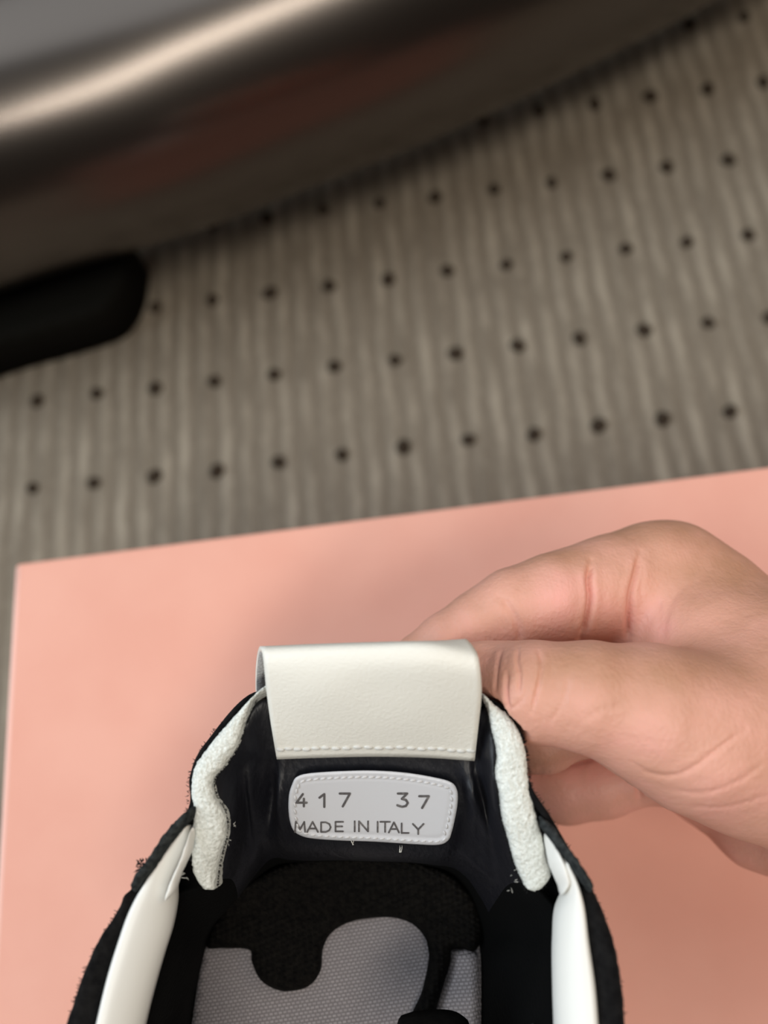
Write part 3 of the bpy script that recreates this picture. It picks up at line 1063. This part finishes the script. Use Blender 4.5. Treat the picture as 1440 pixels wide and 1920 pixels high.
print_mesh('size_number', [('4', 556, 1512, 19, 23), ('1', 599, 1513, 12, 24), ('7', 637, 1512, 19, 24), ('3', 745, 1513, 20, 25), ('7', 786, 1515, 18, 22)], 4.4)
print_mesh('origin_print', [('M', 553, 1560, 19, 19), ('A', 576, 1560, 20, 19), ('D', 602, 1560, 18, 18), ('E', 629, 1559, 14, 18), ('I', 661, 1559, 8, 19), ('N', 673, 1559, 17, 19), ('I', 704, 1560, 8, 19), ('T', 713, 1560, 18, 19), ('A', 729, 1561, 19, 19), ('L', 753, 1562, 13, 18), ('Y', 774, 1564, 20, 19)], 3.3)

# ------------------------------------------------------------------ the hand
VOX = 0.00058
CH = {
    'thumb': [(800, 1284, 197, 44), (860, 1278, 198, 54), (905, 1267, 198, 57), (940, 1277, 198.5, 66), (980, 1294, 201, 83), (1012, 1298, 203, 88), (1110, 1307, 204, 99), (1215, 1335, 202, 121), (1330, 1378, 198, 140)],
    'index': [(775, 1222, 187, 32), (835, 1196, 187, 44), (900, 1172, 186, 62), (965, 1146, 186, 77), (1040, 1124, 185, 82), (1098, 1112, 183, 87), (1150, 1098, 181, 92), (1215, 1080, 178, 94), (1262, 1077, 176, 92)],
    'middle': [(988, 1398, 175, 50), (1020, 1388, 176, 56), (1110, 1350, 178, 60), (1210, 1290, 176, 70)],
    'ring': [(1000, 1466, 154, 62), (1060, 1472, 155, 66), (1130, 1463, 157, 64), (1200, 1444, 159, 58), (1262, 1442, 162, 62), (1340, 1430, 168, 90)],
    'pinky': [(1270, 1466, 150, 50), (1330, 1490, 152, 60), (1420, 1543, 157, 80), (1540, 1570, 166, 110)],
    'palm': [[(1262, 1077, 176, 92), (1330, 1128, 176, 96), (1440, 1238, 178, 118), (1600, 1320, 182, 175)],
             [(1215, 1335, 202, 117), (1300, 1372, 199, 136), (1400, 1390, 194, 164), (1600, 1430, 186, 215)],
             [(1195, 1150, 175, 78), (1240, 1145, 177, 92), (1330, 1220, 184, 118), (1440, 1290, 186, 160), (1600, 1370, 184, 220)],
             [(1250, 1230, 176, 90), (1360, 1330, 174, 120), (1480, 1390, 174, 150)],
             [(1600, 1370, 184, 235), (1900, 1540, 182, 235), (2300, 1760, 180, 250)]],
}


def chain(cs):
    out = []
    for x, y, h, r in cs:
        P = at(x, y, h / 1000)
        out.append((P, r * zcam(P) / F))
    return out


def round_cone(G, a, ra, b, rb):
    ab = b - a
    L2 = float(ab @ ab)
    t = np.clip(((G - a) @ ab.astype(np.float32)) / L2, 0, 1)
    q = G - a - t[..., None] * ab.astype(np.float32)
    return np.sqrt(np.einsum('...i,...i', q, q)) - (ra + (rb - ra) * t)


def smin(a, b, k):
    h = np.maximum(k - np.abs(a - b), 0) / k
    return np.minimum(a, b) - h * h * k * 0.25


allc = [c for k in ('thumb', 'index', 'middle', 'ring', 'pinky') for c in chain(CH[k])] + [c for q in CH['palm'] for c in chain(q)]
lo3 = np.min([p - r for p, r in allc], 0) - 0.003
hi3 = np.max([p + r for p, r in allc], 0) + 0.003
dims = np.ceil((hi3 - lo3) / VOX).astype(int) + 1
ax3 = [(lo3[i] + VOX * np.arange(dims[i])).astype(np.float32) for i in range(3)]


def field(c, k):
    """smooth union of one chain, evaluated inside its own box only"""
    out = np.full(dims, 0.02, np.float32)
    l = np.min([p - r for p, r in c], 0) - 0.009
    h = np.max([p + r for p, r in c], 0) + 0.009
    i0 = np.maximum(((l - lo3) / VOX).astype(int), 0)
    i1 = np.minimum(((h - lo3) / VOX).astype(int) + 1, dims)
    sub = np.stack(np.meshgrid(*[ax3[a][i0[a]:i1[a]] for a in range(3)], indexing='ij'), -1)
    d = None
    for (p, r), (q, s) in zip(c[:-1], c[1:]):
        e = round_cone(sub, p.astype(np.float32), r, q, s)
        d = e if d is None else smin(d, e, k)
    out[i0[0]:i1[0], i0[1]:i1[1], i0[2]:i1[2]] = d
    return out


D = None
for q in CH['palm']:
    f_ = field(chain(q), 0.004)
    D = f_ if D is None else smin(D, f_, 0.008)
for k, blend in (('ring', 0.0022), ('pinky', 0.002), ('middle', 0.0022), ('index', 0.0035), ('thumb', 0.0022)):
    D = smin(D, field(chain(CH[k]), 0.0025), blend)


# the hand gives way wherever the sneaker touches it: nothing closer than half a millimetre
CLEAR = 0.00055
vl = SC.view_layers[0]
vl.update()
dgx = bpy.context.evaluated_depsgraph_get()
pts = []
for o in shoe.children_recursive:
    if o.type != 'MESH' or o.name.split('.')[0] in ('sole', 'insole', 'vamp', 'size_number', 'origin_print'):
        continue
    me = o.evaluated_get(dgx).to_mesh()
    me.calc_loop_triangles()
    mw = np.array(o.matrix_world)
    co = np.array([v.co[:] for v in me.vertices]) @ mw[:3, :3].T + mw[:3, 3]
    tr = np.array([t.vertices[:] for t in me.loop_triangles])
    if not len(tr):
        continue
    A, B_, C_ = co[tr[:, 0]], co[tr[:, 1]], co[tr[:, 2]]
    near = ((np.maximum(np.maximum(A, B_), C_) > lo3) & (np.minimum(np.minimum(A, B_), C_) < hi3)).all(1)
    A, B_, C_ = A[near], B_[near], C_[near]
    ar = np.linalg.norm(np.cross(B_ - A, C_ - A), axis=1) / 2
    k = np.minimum(np.ceil(ar / 6e-8).astype(int) + 1, 400)
    q = np.repeat(np.arange(len(A)), k)
    u, v = rng.random(len(q)), rng.random(len(q))
    fl_ = u + v > 1
    u[fl_], v[fl_] = 1 - u[fl_], 1 - v[fl_]
    pts.append(A[q] + (B_ - A)[q] * u[:, None] + (C_ - A)[q] * v[:, None])
    o.evaluated_get(dgx).to_mesh_clear()
pts = np.vstack(pts)
gi_ = np.round((pts - lo3) / VOX).astype(int)
ok = ((gi_ > 2) & (gi_ < dims - 3)).all(1)
pts, gi_ = pts[ok], gi_[ok]
inner = D[gi_[:, 0], gi_[:, 1], gi_[:, 2]] < 0.003
pts, gi_ = pts[inner], gi_[inner]
S_ = np.full(dims, 0.002, np.float32)
flat = S_.reshape(-1)
for a in range(-2, 3):
    for b in range(-2, 3):
        for c in range(-2, 3):
            g = gi_ + np.array([a, b, c])
            d = np.linalg.norm(lo3 + VOX * g - pts, axis=1).astype(np.float32)
            np.minimum.at(flat, (g[:, 0] * dims[1] + g[:, 1]) * dims[2] + g[:, 2], d)
D = np.maximum(D, np.float32(CLEAR + 0.0002) - S_)
del S_, flat


def surface_nets(D):
    S = D < 0
    n = np.array(D.shape) - 1
    cnt = np.zeros(n, np.float32)
    acc = np.zeros((*n, 3), np.float32)
    cs = [(i, j, k) for i in (0, 1) for j in (0, 1) for k in (0, 1)]
    view = lambda A, c: A[c[0]:c[0] + n[0], c[1]:c[1] + n[1], c[2]:c[2] + n[2]]
    tot = np.zeros(n, np.int8)
    for c in cs:
        tot += view(S, c)
    act = (tot > 0) & (tot < 8)
    I = np.argwhere(act)
    vals = {c: D[I[:, 0] + c[0], I[:, 1] + c[1], I[:, 2] + c[2]] for c in cs}
    acc = np.zeros((len(I), 3))
    cnt = np.zeros(len(I))
    for c in cs:
        for a in range(3):
            if c[a] == 0:
                e = list(c)
                e[a] = 1
                e = tuple(e)
                va, vb = vals[c], vals[e]
                m = (va < 0) != (vb < 0)
                t = np.where(m, va / np.where(m, va - vb, 1), 0)
                p = np.array(c, float)[None] + 0
                p = np.repeat(p, len(I), 0)
                p[:, a] += t
                acc[m] += p[m]
                cnt[m] += 1
    V = lo3 + VOX * (I + acc / cnt[:, None])
    idx = np.full(n, -1, np.int64)
    idx[act] = np.arange(len(I))
    quads = []
    for a in range(3):
        b, c = (a + 1) % 3, (a + 2) % 3
        sl0 = [slice(1, -1)] * 3
        s0 = [slice(None)] * 3
        s1 = [slice(None)] * 3
        s0[a] = slice(0, -1)
        s1[a] = slice(1, None)
        ch = S[tuple(s0)] != S[tuple(s1)]
        E = np.argwhere(ch)
        E = E[(E[:, b] > 0) & (E[:, c] > 0) & (E[:, b] < n[b]) & (E[:, c] < n[c])]
        flip = S[E[:, 0], E[:, 1], E[:, 2]]
        eb, ec = np.eye(3, dtype=int)[b], np.eye(3, dtype=int)[c]
        q = np.stack([idx[tuple((E - eb - ec).T)], idx[tuple((E - ec).T)], idx[tuple(E.T)], idx[tuple((E - eb).T)]], 1)
        q[~flip] = q[~flip][:, ::-1]
        quads.append(q)
    Q = np.vstack(quads)
    return V, Q[(Q >= 0).all(1)]


HV, HF = surface_nets(D)
del D
# keep the one connected body
lab_ = np.arange(len(HV))
e2 = np.vstack([HF[:, [0, 1]], HF[:, [1, 2]], HF[:, [2, 3]]])
for _ in range(200):
    old = lab_.copy()
    m_ = np.minimum(lab_[e2[:, 0]], lab_[e2[:, 1]])
    np.minimum.at(lab_, e2[:, 0], m_)
    np.minimum.at(lab_, e2[:, 1], m_)
    for _k in range(4):
        lab_ = lab_[lab_]
    if (lab_ == old).all():
        break
big = np.bincount(lab_).argmax()
keepv = lab_ == big
remap = np.cumsum(keepv) - 1
HF = remap[HF[keepv[HF].all(1)]]
HV = HV[keepv]
# even out the grid, then press the creases and wrinkles in along the normals
nV = len(HV)
ed = np.vstack([HF[:, [0, 1]], HF[:, [1, 2]], HF[:, [2, 3]], HF[:, [3, 0]]])


def relax(V, it, lam):
    for _ in range(it):
        s = np.zeros_like(V)
        c = np.zeros(len(V))
        for a, b in ((0, 1), (1, 0)):
            for d_ in range(3):
                s[:, d_] += np.bincount(ed[:, a], V[ed[:, b], d_], len(V))
            c += np.bincount(ed[:, a], minlength=len(V))
        V = V + lam * (s / np.maximum(c, 1)[:, None] - V)
    return V


HV = relax(HV, 3, 0.5)
# split every quad in four so that fine creases have something to bend
es = np.sort(ed, axis=1)
key = es[:, 0].astype(np.int64) * nV + es[:, 1]
uk, inv = np.unique(key, return_inverse=True)
mid = (HV[uk // nV] + HV[uk % nV]) / 2
fcn = HV[HF].mean(1)
nq = len(HF)
mi = nV + inv.reshape(4, nq)                       # edge mids: 01, 12, 23, 30
ci = nV + len(uk) + np.arange(nq)
HV = np.vstack([HV, mid, fcn])
HF = np.vstack([np.stack([HF[:, k], mi[k], ci, mi[(k + 3) % 4]], 1) for k in range(4)])
nV = len(HV)
ed = np.vstack([HF[:, [0, 1]], HF[:, [1, 2]], HF[:, [2, 3]], HF[:, [3, 0]]])
HV = relax(HV, 3, 0.5)


def normals(V):
    n = np.cross(V[HF[:, 2]] - V[HF[:, 0]], V[HF[:, 3]] - V[HF[:, 1]])
    N = np.zeros_like(V)
    for c in range(4):
        for d_ in range(3):
            N[:, d_] += np.bincount(HF[:, c], n[:, d_], len(V))
    return N / (np.linalg.norm(N, axis=1)[:, None] + 1e-12)


N = normals(HV)
hx, hy = to_px(HV)
face = N[:, 2] > -0.1
on_thumb = face & (HV[:, 2] > 0.1935) & (hy > 1195 + 0 * hy)
low = face & (HV[:, 2] < 0.2)
# (curve in pixels, depth mm, half width px, which surface)
CREASES = [
    ([(943, 1214), (936, 1240), (932, 1270), (930, 1300)], 0.24, 3.2, on_thumb),
    ([(953, 1262), (951, 1290), (952, 1315), (955, 1330)], 0.5, 3.2, on_thumb),
    ([(972, 1215), (971, 1240), (975, 1265), (973, 1300)], 0.36, 3.2, on_thumb),
    ([(1008, 1214), (1015, 1245), (1010, 1280), (1003, 1310), (998, 1335)], 0.42, 3.5, on_thumb),
    ([(932, 1305), (945, 1322), (962, 1326), (985, 1305)], 0.2, 3.5, on_thumb),
    ([(1068, 1260), (1060, 1300), (1045, 1335), (1030, 1355)], 0.16, 4, on_thumb),
    ([(1090, 1350), (1130, 1330), (1180, 1320)], 0.08, 7, on_thumb),
    ([(1186, 1428), (1215, 1448), (1260, 1452), (1300, 1436), (1345, 1404), (1400, 1366)], 0.22, 4.5, face),
    ([(1250, 1478), (1310, 1482), (1380, 1462), (1440, 1425)], 0.14, 5, face),
    ([(1290, 1510), (1360, 1510), (1440, 1490)], 0.12, 5, face),
    ([(1108, 1052), (1104, 1085), (1106, 1120), (1099, 1160), (1088, 1195)], 1.25, 5.5, low),
    ([(1200, 1036), (1192, 1075), (1183, 1110), (1179, 1150), (1177, 1205)], 0.95, 5.5, low),
    ([(1207, 1050), (1202, 1090), (1196, 1120)], 0.25, 6, low),
    ([(938, 1118), (955, 1140), (968, 1165), (977, 1208)], 0.4, 7, low),
    ([(1225, 1120), (1240, 1150), (1238, 1190)], 0.15, 7, low),
    ([(1272, 1110), (1255, 1150), (1245, 1205)], 0.18, 7, low),
    ([(1190, 1440), (1196, 1470), (1201, 1502)], 0.55, 6, low),
    ([(1262, 1480), (1264, 1500), (1270, 1515)], 0.3, 6, low),
    ([(1120, 1418), (1060, 1432), (995, 1448)], 0.35, 8, low),
]
disp = np.zeros(nV)
flc = np.zeros(nV)
for cv, dep, w, msk in CREASES:
    c = catmull(cv, 40)
    sel = np.where(msk & (hx > c[:, 0].min() - 40) & (hx < c[:, 0].max() + 40) & (hy > c[:, 1].min() - 40) & (hy < c[:, 1].max() + 40))[0]
    if not len(sel):
        continue
    P = np.c_[hx[sel], hy[sel]]
    d2 = ((P[:, None, :] - c[None]) ** 2).sum(2)
    k = d2.argmin(1)
    d = np.sqrt(d2.min(1))
    fade = np.clip(np.sin(np.pi * np.clip(k / 39, 0.04, 0.96)) * 2.2, 0, 1)
    flc[sel] = np.maximum(flc[sel], min(dep, 0.5) * 0.2 * fade * np.exp(-(d / (1.8 * w)) ** 2))
    disp[sel] -= dep / 1000 * fade * (np.exp(-(d / w) ** 2) - 0.16 * np.exp(-((d - 2.3 * w) / (1.6 * w)) ** 2))
# plump pads and knuckle
for x, y, rx, ry, amp, msk in ((1040, 1140, 55, 60, 1.0, low), (1150, 1130, 30, 60, 0.35, low), (1250, 1150, 45, 70, 0.6, low), (1245, 1015, 40, 35, 0.5, low), (960, 1270, 45, 55, 0.25, on_thumb), (1340, 1470, 90, 50, 0.6, face), (1225, 1160, 30, 70, 0.3, low)):
    disp += amp / 1000 * msk * np.exp(-((hx - x) / rx) ** 2 - ((hy - y) / ry) ** 2)
HV = HV + N * disp[:, None]
# flush: pinker on the palm side and finger pads, tanner on the back of the thumb
fl = np.full(nV, 0.42)
for x, y, rx, ry, a in ((1050, 1130, 90, 60, 0.28), (1205, 1170, 60, 60, 0.3), (1250, 1140, 40, 60, 0.15), (1370, 1500, 120, 60, 0.25), (1180, 1380, 130, 50, 0.15), (970, 1280, 45, 60, 0.12), (1250, 1260, 170, 55, -0.3), (1080, 1250, 120, 45, -0.3), (1225, 1000, 100, 32, -0.42), (1360, 1080, 130, 60, -0.4), (1060, 1045, 90, 22, -0.25)):
    fl += a * np.exp(-((hx - x) / rx) ** 2 - ((hy - y) / ry) ** 2)
fl += np.where(HV[:, 2] < 0.172, 0.22, 0) + flc
hb = at(1500, 1400, 0.1)
person = mk('person', HV, HF, M_skin, origin=(float(hb[0]), float(hb[1]), 0.16))
person['label'] = 'bare right hand pinching the white pull tab of the sneaker, thumb on top'
person['category'] = 'person'
atr = person.data.attributes.new('flush', 'FLOAT', 'POINT')
atr.data.foreach_set('value', np.clip(fl, 0, 1).astype(np.float32))
print('hand verts', nV)
